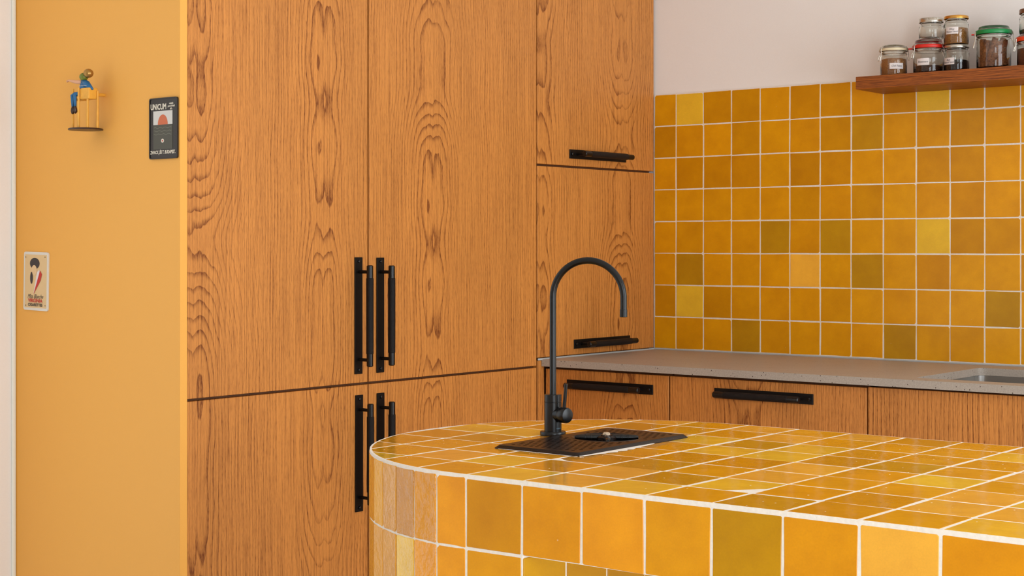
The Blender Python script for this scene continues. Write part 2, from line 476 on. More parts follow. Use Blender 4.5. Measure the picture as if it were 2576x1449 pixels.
# ------------------------------------------------------------------ tall cupboards along the left wall
T = Thing('tall_cupboard', (-0.31, -1.275, 0), 'wide tall oak cupboard with four doors and paired upright black bar handles', 'cupboard')
T.part('carcass', box(-0.630, -0.0225, -1.929, -0.623, 0.0, 2.42), M['dark'])
D = 0.0005
for y0, y1, z0, z1, hy, hz in ((-1.9285, -1.3358, 0.8876, 2.40, -1.3712, 1.0592), (-1.3302, -0.6232, 0.8876, 2.40, -1.2900, 1.0580),
                               (-1.9285, -1.3352, 0.10, 0.8812, -1.3690, 0.7074), (-1.3308, -0.6232, 0.10, 0.8812, -1.2892, 0.7070)):
    d = T.part('door', box(-0.0205, 0.0, y0, y1, z0, z1, 0.0009), M['oak'] if y0 < -1.5 else M['oak_right'])
    handle(T, d, (0, hy, hz), UPR)
T.part('plinth', box(-0.60, -0.05, -1.928, -0.625, 0.0, 0.099), M['gap'])

T = Thing('corner_cupboard', (-0.31, -0.31, 0), 'narrow tall oak cupboard in the corner with two lift doors and level black handles', 'cupboard')
T.part('carcass', box(-0.630, -0.0225, -0.6215, 0.004, 0.0, 2.42), M['dark'])
for z0, z1, hc in ((0.9100, 1.4720, (0, -0.2905, 0.9415)), (1.4785, 2.40, (0, -0.3130, 1.5140))):
    d = T.part('door', box(-0.0205, 0.0, -0.6185, -0.0025, z0, z1, 0.0009), M['oak_corner'])
    handle(T, d, hc, LEV)
T.part('filler_strip', box(-0.0205, 0.0, -0.6165, -0.5855, 0.0, 0.9015, 0.0006), M['oak'])

# orange end panel closing the side of the cupboard
T = Thing('end_panel', (-0.3175, -1.94, 0), 'smooth orange painted panel closing the side of the tall oak cupboard', 'panel')
T.part('board', box(-0.6345, -0.0008, -1.9505, -1.9297, 0.0, 2.60, 0.0006), M['orange'])
T.part('edge_band', box(-0.0010, 0.0003, -1.9503, -1.9299, 0.0, 2.60), M['orange'])

# ------------------------------------------------------------------ base cupboards, worktop, sink
YD = -0.5805
BASE = [(0.0015, 0.4292, 0.2300, 'oak_base', 'narrow oak drawer unit beside the filler strip with a level black handle', 0.8350),
        (0.4345, 1.0255, 0.7275, 'oak_base', 'wide oak drawer unit in the middle of the run with a level black handle', 0.8380),
        (1.0300, 1.6300, None, 'oak_sink', 'oak cupboard with bold straight grain below the sink', 0)]
for x0, x1, hx, mt, lab, hz in BASE:
    T = Thing('base_cupboard', ((x0+x1)/2, -0.3, 0), lab, 'drawer unit' if hx else 'cupboard')
    T.part('carcass', box(x0, x1, YD+0.023, -0.004, 0.10, 0.8835) if hx else join(box(x0, x0+0.018, YD+0.023, -0.004, 0.10, 0.8835), box(x1-0.018, x1, YD+0.023, -0.004, 0.10, 0.8835),
           box(x0, x1, -0.022, -0.004, 0.10, 0.8835), box(x0, x1, YD+0.023, -0.004, 0.10, 0.118), box(x0, x1, YD+0.023, YD+0.031, 0.118, 0.8835)), M['gap'])
    for z0, z1 in (((0.62, 0.8765), (0.12, 0.615)) if hx else ((0.12, 0.8785),)):
        d = T.part('drawer_front' if hx else 'door', box(x0, x1, YD, YD+0.0205, z0, z1, 0.0009), M[mt])
        if hx and z1 > 0.7: handle(T, d, (hx, YD, hz), DRW)
    T.part('plinth', box(x0, x1, -0.52, -0.05, 0.0, 0.099), M['gap'])

HX0, HX1, HY0, HY1 = 1.133, 1.585, -0.530, -0.112
T = Thing('worktop', (1.0, -0.3, 0.8845), 'speckled grey stone worktop running along the tiled wall', 'worktop')
T.part('slab', plate([[(0.0010, -0.600), (2.60, -0.600), (2.60, -0.0005), (0.0010, -0.0005)], rrect(HX0, HX1, HY0, HY1, 0.022)[::-1]], 0.8845, 0.9045), M['stone'], auto=40)
T.part('silicone_bead', box(0.0002, 0.0040, -0.6190, -0.001, 0.9025, 0.9085, 0.001), M['caulk'])
T.part('silicone_bead', box(0.0036, 2.60, -0.0046, 0.0008, 0.9035, 0.9088, 0.0015), M['caulk'])
T = Thing('sink', ((HX0+HX1)/2, -0.32, 0.70), 'undermounted brushed steel sink set into the stone worktop', 'sink')
def basin():
    o = rrect(HX0-0.012, HX1+0.012, HY0-0.012, HY1+0.012, 0.03, 6); i = rrect(HX0-0.004, HX1+0.004, HY0-0.004, HY1+0.004, 0.028, 6); b = rrect(HX0+0.012, HX1-0.012, HY0+0.012, HY1-0.012, 0.03, 6)
    n_ = len(o); V = [(p[0], p[1], 0.8840) for p in o]+[(p[0], p[1], 0.8840) for p in i]+[(p[0], p[1], 0.71) for p in i]+[(p[0], p[1], 0.70) for p in b]
    F = [[k*n_+j, k*n_+(j+1) % n_, (k+1)*n_+(j+1) % n_, (k+1)*n_+j] for k in range(3) for j in range(n_)]; F.append(list(range(3*n_, 4*n_)))
    return V, F
T.part('basin', basin(), M['steel'], auto=40)
T.part('drain', lathe([(0, 0.701), (0.045, 0.701), (0.047, 0.704), (0.030, 0.7035), (0, 0.7015)], 28, ((HX0+HX1)/2, -0.32, 0)), M['steel'], smooth=True)

# ------------------------------------------------------------------ the tiled island
IX, IY, IZ = 1.3679, -2.5684, 0.9096
RC, CX, CY, XE = 0.402, 1.350, IY+0.402, 2.78
YB = IY+2*RC
def outline(ins, n=40, xe=XE):
    r = RC-ins
    arc = [(CX+r*math.cos(math.radians(90+180*i/n)), CY+r*math.sin(math.radians(90+180*i/n))) for i in range(n+1)]
    return arc+[(xe-ins, IY+ins), (xe-ins, YB-ins)]
isl = Thing('kitchen_island', (1.9, CY, 0), 'kitchen island with a rounded end clad in glossy ochre yellow tiles', 'kitchen island')
IN = 0.0008
ZA = IZ-P-0.002
slab = plate([outline(IN)], ZA, IZ)
left = plate([outline(IN, xe=IX+P+0.001)], 0.0, ZA)
backp = box(IX+P, XE-IN, YB-0.10, YB-IN, 0.0, ZA)
isl.part('core', join(slab, left, backp), M['grout'])

def clip(poly, conv):
    out = [Vector(p) for p in poly]
    n_ = len(conv)
    for i in range(n_):
        a, b = Vector(conv[i]), Vector(conv[(i+1) % n_]); e = b-a
        ins_ = lambda p: e.x*(p.y-a.y)-e.y*(p.x-a.x) >= 0
        src, out = out, []
        for k in range(len(src)):
            p, q = src[k-1], src[k]
            if ins_(q) != ins_(p):
                d = q-p; t = (e.x*(a.y-p.y)-e.y*(a.x-p.x))/(e.x*d.y-e.y*d.x); out.append(p+d*t)
            if ins_(q): out.append(q)
        if not out: return []
    cl = []
    for p in out:
        if not cl or (p-cl[-1]).length > 4e-4: cl.append(p)
    if len(cl) > 1 and (cl[0]-cl[-1]).length < 4e-4: cl.pop()
    return cl

ITOP = {'o': (222, 152, 10), 'y': (236, 186, 50), 'd': (206, 139, 6), 'p': (234, 168, 58), 'g': (192, 139, 14)}
rng = random.Random(23)
top_tiles = tile_set(12, P, P, M['tile_top'], 5, 0.0017, 0.0014, 0.0004, 0.0027)
edge_in = outline(0.0042)
area = lambda pl: abs(sum(pl[i-1].x*pl[i].y-pl[i].x*pl[i-1].y for i in range(len(pl))))/2
for j in range(8):
    for i in range(-5, 14):
        cx_, cy_ = IX+(i+0.5)*P, IY+(j+0.5)*P
        sq = [(cx_-P/2, cy_-P/2), (cx_+P/2, cy_-P/2), (cx_+P/2, cy_+P/2), (cx_-P/2, cy_+P/2)]
        sq = [Vector(s_) for s_ in sq]; cl = clip(sq, edge_in)
        if len(cl) < 3 or area(cl) < 6e-4: continue
        tilt = (rng.uniform(-.0022, .0022), rng.uniform(-.0022, .0022), rng.uniform(-.006, .006))
        dz = rng.uniform(.0001, .0004)
        ch = rng.choices('oydpg', (10, 3, 3, 4, 1))[0]
        if (i, j) in ((0, 0), (2, 0), (7, 0), (-1, 1), (5, 6)): ch = 'y'
        if (i, j) in ((1, 1), (3, 2)): ch = 'p'
        colr = tint(rng, ITOP[ch], 0.06)
        full = area(cl) > 0.985*P*P
        if full:
            isl.place('tile', rng.choice(top_tiles), (cx_, cy_, IZ+dz), (tilt[0], tilt[1], tilt[2]+rng.choice((0, PI))), color=colr)
        else:
            pl = clip([Vector((cx_, cy_))+p for p in tile_poly(rng, P, P, 0.0017, 0.0014, 0.0026)], edge_in)
            c_ = sum(pl, Vector((0, 0)))/len(pl)
            me = mesh('tile', *prism([p-c_ for p in pl], ch=0.0004)); me.materials.append(M['tile_top'])
            isl.place('tile', me, (c_.x, c_.y, IZ+dz), (tilt[0]*0.5, tilt[1]*0.5, 0), color=colr)

FR = {'o': (220, 145, 10), 'd': (204, 135, 6), 'g': (190, 133, 2), 'b': (234, 152, 24), 'l': (234, 166, 58), 'n': (222, 148, 12)}
front_tiles = tile_set(8, P, P, M['tile'], 9, 0.0021, 0.0009)
zrow = lambda r_: IZ-0.0036-(r_+0.5)*P
for i, ch in enumerate('dobngolond nlo'.replace(' ', 'o')):          # upper course along the front
    isl.place('tile', rng.choice(front_tiles), (IX+(i+0.5)*P, IY+rng.uniform(-.0003, .0003), zrow(0)), (PI/2+rng.uniform(-.004, .004), 0, rng.uniform(-.004, .004)), color=tint(rng, FR[ch], 0.02))
for r_ in range(1, 5):
    isl.place('tile', rng.choice(front_tiles), (IX+0.5*P, IY, zrow(r_)), (PI/2+rng.uniform(-.006, .006), 0, rng.uniform(-.006, .006)), color=tint(rng, FR['n'], 0.04))
side_tiles = tile_set(6, 0.0515, P, M['tile_side'], 12, 0.0013, 0.0006)
wide_tiles = tile_set(2, 0.0570, P, M['tile'], 14, 0.0013, 0.0006)
STRIP = [['b', 'o', 'd', 'p', 'l', 'n', 'd', 'o'], ['b', 'b', 'y', 'p', 'l', 'o', 'd', 'n']]
SP = dict(FR); SP['p'] = FR['n']; SP['y'] = (236, 186, 50)
dphi = 0.0515/RC
for r_ in range(4):
    a0, a1 = 0.0, 0.10
    p0 = Vector((IX, IY)); p1 = Vector((CX-RC*math.sin(a1), CY-RC*math.cos(a1)))
    m_ = (p0+p1)/2; az = math.atan2(p1.y-p0.y, p1.x-p0.x)+PI
    isl.place('tile', rng.choice(wide_tiles), (m_.x, m_.y, zrow(r_)), (PI/2, 0, az), color=tint(rng, FR['b'], 0.02), scale=(1.0, 1, 1))
    k = 0; a = 0.10
    while a < PI-0.02:
        ac = a+dphi/2; rr = RC*math.cos(dphi/2)+0.0006
        ch = STRIP[min(r_, 1)][(k+1) % 8]
        isl.place('tile', rng.choice(side_tiles), (CX-rr*math.sin(ac), CY-rr*math.cos(ac), zrow(r_)), (PI/2+rng.uniform(-.004, .004), 0, -ac+rng.uniform(-.010, .010)), color=tint(rng, SP[ch], 0.03))
        a += dphi; k += 1
# inner side of the knee space below the counter
for j in range(7):
    for r_ in range(1, 5):
        isl.place('tile', rng.choice(front_tiles), (IX+P+0.0020, IY+(j+0.5)*P, zrow(r_)), (PI/2, 0, PI/2), color=tint(rng, FR['g'], 0.05))

# ------------------------------------------------------------------ tap on the island
FX, FY = 1.1807, -2.1123
T = Thing('water_tap', (FX, FY, IZ), 'matt black gooseneck water tap standing on the tiled island', 'tap')
T.part('base_ring', lathe([(0, IZ-0.0006), (0.0220, IZ-0.0006), (0.0224, IZ+0.0008), (0.0224, IZ+0.0062), (0.0216, IZ+0.0072), (0.0150, IZ+0.0072), (0, IZ+0.0072)], 40, (FX, FY, 0)), M['blackgloss'], auto=40)
body = T.part('body', lathe([(0.0150, IZ+0.007), (0.0150, 0.9668), (0.0143, 0.9672), (0.0143, 0.9682), (0.0150, 0.9686), (0.0150, 0.9798), (0.0145, 0.9805), (0, 0.9805)], 40, (FX, FY, 0)), M['blackgloss'], auto=30)
th = math.radians(18); dx, dy = math.cos(th), math.sin(th); RS = 0.0635
path = [(FX, FY, 0.979), (FX, FY, 1.06), (FX, FY, 1.1485)]
for i in range(1, 25):
    b_ = PI*i/24*0.985; q = RS*(1-math.cos(b_)); path.append((FX+dx*q, FY+dy*q, 1.1485+RS*math.sin(b_)))
ex, ey = path[-1][0], path[-1][1]; path.append((ex, ey, 1.1280))
sp = T.part('spout', tube(path, 0.0058, 16), M['blackgloss'], auto=50)
T.part('aerator', lathe([(0, 1.1290), (0.0064, 1.1290), (0.0066, 1.1280), (0.0066, 1.1165), (0.0060, 1.1158), (0, 1.1158)][::-1], 20, (ex, ey, 0)), M['blackgloss'], parent=sp, auto=40)
lv = T.part('valve_knob', lathe([(0.0115, 0.010), (0.0115, 0.0205), (0.0128, 0.0210), (0.0134, 0.0218), (0.0134, 0.0345), (0.0122, 0.0370), (0.008, 0.0382), (0, 0.0385)], 36, (FX, FY, 0.9465), axis=(0.985, -0.17, 0)), M['blackgloss'], auto=40)
T.part('lever', tube([(FX+0.0265, FY-0.004, 0.955), (FX+0.0290, FY-0.004, 0.978), (FX+0.0315, FY-0.004, 1.0005)], 0.0031, 12), M['blackgloss'], parent=lv, auto=50)
def wrap(v2, c, az, R_, z):
    return [(c[0]+R_*math.cos(az+p[0]/R_), c[1]+R_*math.sin(az+p[0]/R_), z+p[1]) for p in v2]
v2, f2 = text2d('KVDW', 0.0030)
aw = math.atan2(-4.312-FY, 2.8358-FX)+math.radians(42)
T.part('maker_mark', (wrap(v2, (FX, FY), aw, 0.01515, 0.9225), f2), plain('mark_blue', (110, 140, 158), 0.5), parent=body)

# ------------------------------------------------------------------ drip tray with glass rinser
TX0, TX1, TY0, TY1 = 1.2115, 1.3835, -2.3165, -1.9925
TZ = IZ+0.0058
T = Thing('drip_tray', ((TX0+TX1)/2, (TY0+TY1)/2, IZ), 'black perforated drip tray with a round glass rinser set beside the tap', 'drip tray')
DC = (1.2975, -2.118); DR = 0.0575
holes = []
circ = [(DC[0]+DR*math.cos(2*PI*i/36), DC[1]+DR*math.sin(2*PI*i/36)) for i in range(36)]
nx, ny = 11, 22
for a in range(nx):
    for b in range(ny):
        hx = TX0+0.026+(a+(0.25 if b % 2 else -0.25))*(TX1-TX0-0.052)/(nx-1); hy = TY0+0.026+b*(TY1-TY0-0.052)/(ny-1)
        if math.hypot(hx-DC[0], hy-DC[1]) < DR+0.008: continue
        holes.append([(hx+0.0040*math.cos(2*PI*k/6), hy+0.0032*math.sin(2*PI*k/6)) for k in range(6)])
o0 = rrect(TX0, TX1, TY0, TY1, 0.010, 4); o1 = rrect(TX0+0.0012, TX1-0.0012, TY0+0.0012, TY1-0.0012, 0.009, 4); o2 = rrect(TX0+0.0062, TX1-0.0062, TY0+0.0062, TY1-0.0062, 0.007, 4)
n_ = len(o0)
rim = ([(p[0], p[1], IZ-0.0005) for p in o0]+[(p[0], p[1], IZ+0.0016) for p in o0]+[(p[0], p[1], IZ+0.0020) for p in o1]+[(p[0], p[1], TZ) for p in o2],
       [[k*n_+j, k*n_+(j+1) % n_, (k+1)*n_+(j+1) % n_, (k+1)*n_+j] for k in range(3) for j in range(n_)])
M['tray'] = plain('tray_black', (24, 15, 11), 0.30, spec=0.18, var=0.12, scale=300, bump=0.15)
T.part('rim', rim, M['tray'], auto=50)
T.part('grid_plate', plate([rrect(TX0+0.0061, TX1-0.0061, TY0+0.0061, TY1-0.0061, 0.007, 4), circ]+holes, TZ-0.0016, TZ), M['tray'])
T.part('floor_pan', box(TX0+0.004, TX1-0.004, TY0+0.004, TY1-0.004, IZ+0.0006, IZ+0.0014), M['black'])
T.part('white_sealant', ([(TX1-0.001+(0.0010 if k in (0, 24) else 0.0050+0.0110*math.sin(PI*k/24)**2*(1+0.35*math.sin(k*2.3)))*m_, TY0+0.004+k*0.0088, IZ+0.0007+0.0008*(1-m_)) for k in range(25) for m_ in (0, 1)], [[2*k, 2*k+1, 2*k+3, 2*k+2] for k in range(24)]), M['grout'])
T.part('white_sealant', ([(TX0+0.012+k*0.0132, TY0+0.001-(0.0015+0.0018*math.sin(PI*k/12)*(1+0.4*math.sin(k*1.9)))*m_, IZ+0.0007+0.0006*(1-m_)) for k in range(13) for m_ in (0, 1)], [[2*k, 2*k+2, 2*k+3, 2*k+1] for k in range(12)]), M['grout'])
rin = T.part('rinser_bowl', lathe([(0, IZ+0.0016), (0.050, IZ+0.0017), (0.0560, TZ-0.001), (0.0585, TZ+0.0007), (0.0600, TZ-0.0002)], 48, (DC[0], DC[1], 0)), M['blackgloss'], smooth=True)
for k in range(4):
    a = PI*k/2+math.radians(38); c, s_ = math.cos(a), math.sin(a)
    pts, rad = [], []
    for q, rd in ((0.010, 0.0052), (0.024, 0.0052), (0.0242, 0.0058), (0.027, 0.0058), (0.0272, 0.0048), (0.034, 0.0046), (0.0342, 0.0053), (0.037, 0.0053), (0.0372, 0.0044), (0.050, 0.0040), (0.0535, 0.0024)):
        pts.append((DC[0]+c*q, DC[1]+s_*q, IZ+0.0058)); rad.append(rd)
    T.part('spray_arm', tube(pts, rad, 12), M['blackgloss'], parent=rin, auto=35)
hub = T.part('rinser_hub', lathe([(0.017, IZ+0.0018), (0.017, IZ+0.0065), (0.0145, IZ+0.0080), (0.0095, IZ+0.0086), (0.0095, IZ+0.0100), (0, IZ+0.0100)], 24, (DC[0], DC[1], 0)), M['tray'], auto=35)
T.part('nozzle', lathe([(0.0068, IZ+0.0096), (0.0068, IZ+0.0122), (0.0050, IZ+0.0140), (0.0026, IZ+0.0142), (0.0020, IZ+0.0126), (0, IZ+0.0126)], 6, (DC[0], DC[1], 0)), plain('limescaled_metal', (196, 170, 142), 0.5, var=0.4, scale=300), parent=hub)

# ------------------------------------------------------------------ shelf and jars
SZ0, SZ1, SY = 1.6800, 1.7155, -0.1805
shelf = single('wall_shelf', box(0.7985, 2.10, SY, 0.0005, SZ0, SZ1, 0.001), M['shelf'], 'thick reddish brown wooden shelf fixed to the wall above the tiles', 'shelf')
CAMXY = (2.8358, -4.3120)
def ring(R_, r_, z, c, seg=40):
    return lathe([(R_+r_*math.cos(2*PI*i/8), z+r_*0.8*math.sin(2*PI*i/8)) for i in range(8)], seg, c, closed=True)
def add_label(T, c, R_, off, wdt, z0, z1, lines, size):
    az = math.atan2(CAMXY[1]-c[1], CAMXY[0]-c[0])+math.radians(off); Rl = R_+0.0004
    n_ = 10; V, F = [], []
    for i in range(n_+1):
        a = az+(i/n_-0.5)*wdt/Rl
        V += [(c[0]+Rl*math.cos(a), c[1]+Rl*math.sin(a), z) for z in (z0, z1)]
    for i in range(n_): F.append([2*i, 2*i+2, 2*i+3, 2*i+1])
    lb = T.part('paper_label', (V, F), M['paper'], smooth=True)
    vs = []
    for k, ln in enumerate(lines):
        v2, f2 = text2d(ln, size, shear=0.40, sx=0.84)
        zz = (z0+z1)/2+((len(lines)-1)/2-k)*size*0.95
        vs.append((wrap(v2, c, az, Rl+0.0003, zz), f2))
    T.part('handwriting', join(*vs), M['ink'], parent=lb)
def contents(T, c, R_, z0, z1, mat):
    T.part('contents', lathe([(0, z0), (R_-0.001, z0), (R_, z0+0.002), (R_, z1-0.002), (R_*0.7, z1+0.001), (0, z1+0.002)], 32, c), mat, smooth=True)
def clip_jar(name, x, y, z, R_, H, seal, label, off_wire=60, tab=None, lidmat=None, nk=0.78, st=0.0115):
    c = (x, y, 0); t = 0.0022
    T = Thing(name, (x, y, z), label, 'jar', 'spice jars on the shelf')
    hb = H*nk
    T.part('glass_body', lathe([(0, z), (R_-0.004, z), (R_-0.0008, z+0.003), (R_, z+0.007), (R_, z+hb*0.86), (R_-0.002, z+hb*0.90), (R_-0.001, z+hb*0.93), (R_+0.0012, z+hb*0.96), (R_+0.0012, z+hb),
                                (R_-t-0.003, z+hb), (R_-t-0.003, z+hb*0.90), (R_-t, z+hb*0.84), (R_-t, z+0.008), (R_-t-0.005, z+0.004), (0, z+0.004)], 44, c), M['glass'], smooth=True)
    T.part('rubber_seal', lathe([(R_-0.003, z+hb-0.0005), (R_+0.0026, z+hb-0.0005), (R_+0.0032, z+hb+0.0015), (R_+0.0032, z+hb+st-0.0025), (R_+0.0022, z+hb+st-0.0005), (R_-0.003, z+hb+st-0.0005)], 44, c, closed=True), seal, smooth=True)
    T.part('glass_lid', lathe([(0, z+hb+0.004), (R_-0.004, z+hb+0.004), (R_+0.0008, z+hb+0.0038), (R_+0.0012, z+hb+st), (R_-0.003, z+hb+st+0.0012), (R_-0.0045, z+H-0.004), (R_-0.007, z+H-0.0008), (R_-0.010, z+H), (0, z+H-0.001)], 44, c), lidmat or M['glass'], smooth=True)
    T.part('wire_band', ring(R_+0.0002, 0.0011, z+hb*0.88, c), M['wire'])
    T.part('wire_band', ring(R_-0.0028, 0.0010, z+hb+st+0.0018, c), M['wire'])
    az = math.atan2(CAMXY[1]-y, CAMXY[0]-x)
    for sgn in (1, -1):
        a = az+sgn*math.radians(off_wire); e = Vector((math.cos(a), math.sin(a), 0)); s_ = Vector((-e.y, e.x, 0)); B = Vector((x, y, z))
        pts = []
        for w_, r2, zz in ((-0.006, R_+0.001, hb*0.88), (-0.006, R_+0.006, hb*0.78), (-0.0055, R_+0.0085, hb*0.62), (0.0055, R_+0.0085, hb*0.62), (0.006, R_+0.006, hb*0.78), (0.006, R_+0.004, hb+0.006), (0.005, R_-0.002, hb+0.012)):
            pts.append(B+e*r2+s_*w_+Vector((0, 0, zz)))
        T.part('wire_clasp', tube(pts, 0.0010, 6), M['wire'])
        pts = [B+e*(R_+0.001)+s_*-0.004+Vector((0, 0, hb+0.011)), B+e*(R_+0.006)+s_*-0.004+Vector((0, 0, hb*0.98)), B+e*(R_+0.006)+s_*0.004+Vector((0, 0, hb*0.98)), B+e*(R_+0.001)+s_*0.004+Vector((0, 0, hb+0.011))]
        T.part('wire_clasp', tube(pts, 0.0009, 6), M['wire'])
    if tab:
        a = az+math.radians(tab[0]); e = Vector((math.cos(a), math.sin(a), 0)); s_ = Vector((-e.y, e.x, 0)); B = Vector((x, y, z+hb+0.0016))
        V = [B+e*(R_-0.001)+s_*q+Vector((0, 0, h_)) for h_ in (-0.0022, 0.0022) for q in (-0.006, 0.006)]+[B+e*(R_+0.013)+s_*q+Vector((0, 0, h_)) for h_ in (-0.0018, 0.0014) for q in (-0.004, 0.004)]
        T.part('seal_tab', (V, [[0, 1, 3, 2], [4, 6, 7, 5], [0, 4, 5, 1], [2, 3, 7, 6], [0, 2, 6, 4], [1, 5, 7, 3]]), tab[1])
    return T, c, R_-t-0.0003
def screw_jar(name, x, y, z, R_, H, lidmat, lidh, label):
    c = (x, y, 0); t = 0.0020; hn = H-lidh
    T = Thing(name, (x, y, z), label, 'jar', 'spice jars on the shelf')
    T.part('glass_body', lathe([(0, z), (R_-0.004, z), (R_-0.0008, z+0.0025), (R_, z+0.006), (R_, z+hn*0.78), (R_-0.0012, z+hn*0.84), (R_-0.0045, z+hn*0.90), (R_-0.0045, z+hn*0.93), (R_-0.0032, z+hn*0.95), (R_-0.0045, z+hn*0.97), (R_-0.0048, z+H-0.002),
                                (R_-t-0.0045, z+H-0.002), (R_-t-0.0045, z+hn*0.90), (R_-t, z+hn*0.78), (R_-t, z+0.007), (R_-t-0.004, z+0.0035), (0, z+0.0035)], 44, c), M['glass'], smooth=True)
    T.part('screw_lid', lathe([(R_-0.0012, z+hn+0.0008), (R_+0.0002, z+hn), (R_+0.0004, z+hn+0.0012), (R_-0.0004, z+hn+0.0018), (R_-0.0004, z+H-0.002), (R_-0.0016, z+H-0.0005), (R_-0.004, z+H), (0, z+H)], 48, c), lidmat, auto=50)
    return T, c, R_-t-0.0003
seal_w = plain('rubber_white', (222, 206, 170), 0.5); seal_r = plain('rubber_red', (206, 34, 20), 0.4); seal_o = plain('rubber_orange', (226, 66, 20), 0.4); seal_g = plain('rubber_green', (8, 128, 62), 0.35)
YJ = -0.108
T, c, ri = clip_jar('clip_top_jar', 0.8800, YJ, SZ1, 0.0372, 0.0895, seal_w, 'small clip-top jar with a cream seal holding light brown powder', 62, nk=0.81, st=0.0075)
contents(T, c, ri, SZ1+0.0042, SZ1+0.050, mat_grains('chilli_powder', (214, 148, 88), (186, 114, 58), 700))
add_label(T, c, 0.0372, 13, 0.040, SZ1+0.0195, SZ1+0.0365, ['Chili Flakes'], 0.0078)
T, c, ri = clip_jar('clip_top_jar', 0.9825, YJ+0.004, SZ1, 0.0415, 0.0975, seal_r, 'clip-top jar with a red seal and a white handwritten label, under a silver-lidded jar', 62, tab=(-95, seal_r), nk=0.745, st=0.0095)
contents(T, c, ri, SZ1+0.0042, SZ1+0.021, mat_grains('rosemary', (92, 46, 22), (48, 24, 12), 420))
add_label(T, c, 0.0415, -22, 0.036, SZ1+0.0235, SZ1+0.0425, ['Rosemary'], 0.0088)
z4 = SZ1+0.0975-0.0010
T, c, ri = screw_jar('screw_top_jar', 0.9915, YJ+0.002, z4, 0.0335, 0.0600, M['silver'], 0.0125, 'empty clear glass jar with a silver screw lid, stacked on the red-sealed jar')
v2, f2 = text2d('NNELLE', 0.0075, sx=0.9)
lidc = [o for o in T.o.children if o.name.startswith('screw_lid')][0]
T.part('lid_lettering', (wrap(v2, c, math.atan2(CAMXY[1]-c[1], CAMXY[0]-c[0])+0.10, 0.0334, z4+0.0545), f2), plain('lid_print', (138, 112, 84), 0.6), parent=lidc)
T, c, ri = screw_jar('screw_top_jar', 1.0655, YJ+0.002, SZ1, 0.0342, 0.0755, M['silver'], 0.0080, 'squat jar half full of black seeds with a silver lid, under the gold-lidded jar')
contents(T, c, ri, SZ1+0.0038, SZ1+0.033, mat_grains('black_mustard', (52, 34, 30), (26, 17, 17), 900))
add_label(T, c, 0.0342, -40, 0.036, SZ1+0.0205, SZ1+0.0390, ['Black', 'Mustard Seeds'], 0.0068)
z5 = SZ1+0.0755
T, c, ri = screw_jar('screw_top_jar', 1.0645, YJ+0.002, z5, 0.0335, 0.0805, M['gold'], 0.0085, 'glass jar of golden brown seeds with a gold lid, on the black seeds')
contents(T, c, ri, z5+0.0038, z5+0.047, mat_grains('white_mustard', (206, 142, 72), (160, 100, 42), 700))
add_label(T, c, 0.0335, -22, 0.037, z5+0.0285, z5+0.0475, ['White', 'Mustard Seeds'], 0.0070)
T, c, ri = clip_jar('clip_top_jar', 1.1720, YJ, SZ1, 0.0455, 0.1185, seal_g, 'large clip-top jar with a green seal and red tab full of cinnamon sticks', 78, tab=(-88, seal_r), nk=0.81, st=0.0110)
cin = mat_grains('cinnamon_bark', (158, 96, 56), (112, 62, 32), 260)
rg = random.Random(4)
for k in range(14):
    a = 2*PI*k/14+rg.uniform(-.15, .15); r0 = 0.0315*rg.uniform(0.85, 1.0); b = a+rg.uniform(0.5, 1.2); r1 = 0.0315*rg.uniform(0.85, 1.0)
    T.part('cinnamon_stick', tube([(c[0]+r0*math.cos(a), c[1]+r0*math.sin(a), SZ1+0.006), (c[0]+r1*math.cos(b), c[1]+r1*math.sin(b), SZ1+0.080+rg.uniform(-.010, .004))], 0.0082, 10), cin, auto=40)
T, c, ri = clip_jar('clip_top_jar', 1.2800, YJ, SZ1, 0.0415, 0.0880, seal_o, 'clip-top jar with an orange seal full of red-brown spice, beside the cinnamon jar', 74)
contents(T, c, ri, SZ1+0.0042, SZ1+0.050, mat_grains('paprika', (122, 52, 26), (84, 32, 16), 600))
z8 = SZ1+0.0880-0.0010
T, c, ri = screw_jar('screw_top_jar', 1.2790, YJ, z8, 0.0345, 0.0690, M['bronze'], 0.0130, 'jar with a dark bronze lid stacked on the orange-sealed jar')
contents(T, c, ri, z8+0.0038, z8+0.012, mat_grains('dried_herbs', (72, 66, 46), (48, 42, 28), 500))

# ------------------------------------------------------------------ signs and figurine on the orange panel
YP = -1.9505
def sgn(T, name, v2f, mat, y, cx_, cz_, rot=0.0, parent=None, thick=0.0):
    """flat print on a sign facing -Y: 2D x,z about (cx,cz)"""
    v2, f2 = v2f; c, s_ = math.cos(rot), math.sin(rot)
    V = [(cx_+c*p[0]-s_*p[1], y, cz_+s_*p[0]+c*p[1]) for p in v2]
    return T.part(name, (V, [list(q) for q in f2]), mat, parent=parent)
def poly2(pts): return pts, [list(range(len(pts)))]
def ell(cx_, cy_, rx, ry, n=24): return poly2([(cx_+rx*math.cos(2*PI*i/n), cy_+ry*math.sin(2*PI*i/n)) for i in range(n)])
def mv(v2f, x, y): return [(p[0]+x, p[1]+y) for p in v2f[0]], v2f[1]
def sign_plate(T, name, w, h, r, cx_, cz_, rot, t0, t1, mat, parent=None):
    v, f = plate([rrect(-w/2, w/2, -h/2, h/2, r)], 0, 1)
    c, s_ = math.cos(rot), math.sin(rot)
    V = [(cx_+c*p[0]-s_*p[1], YP+0.0006-(t0 if p[2] < 0.5 else t1), cz_+s_*p[0]+c*p[1]) for p in v]
    return T.part(name, (V, f), mat, parent=parent)
K = lambda nm, rgb, ro=0.45: plain(nm, rgb, ro)
ux, uz = -0.0537, 1.5066
T = Thing('enamel_sign', (ux, YP, uz-0.07), 'small black enamel sign reading UNICUM on the orange panel', 'sign')
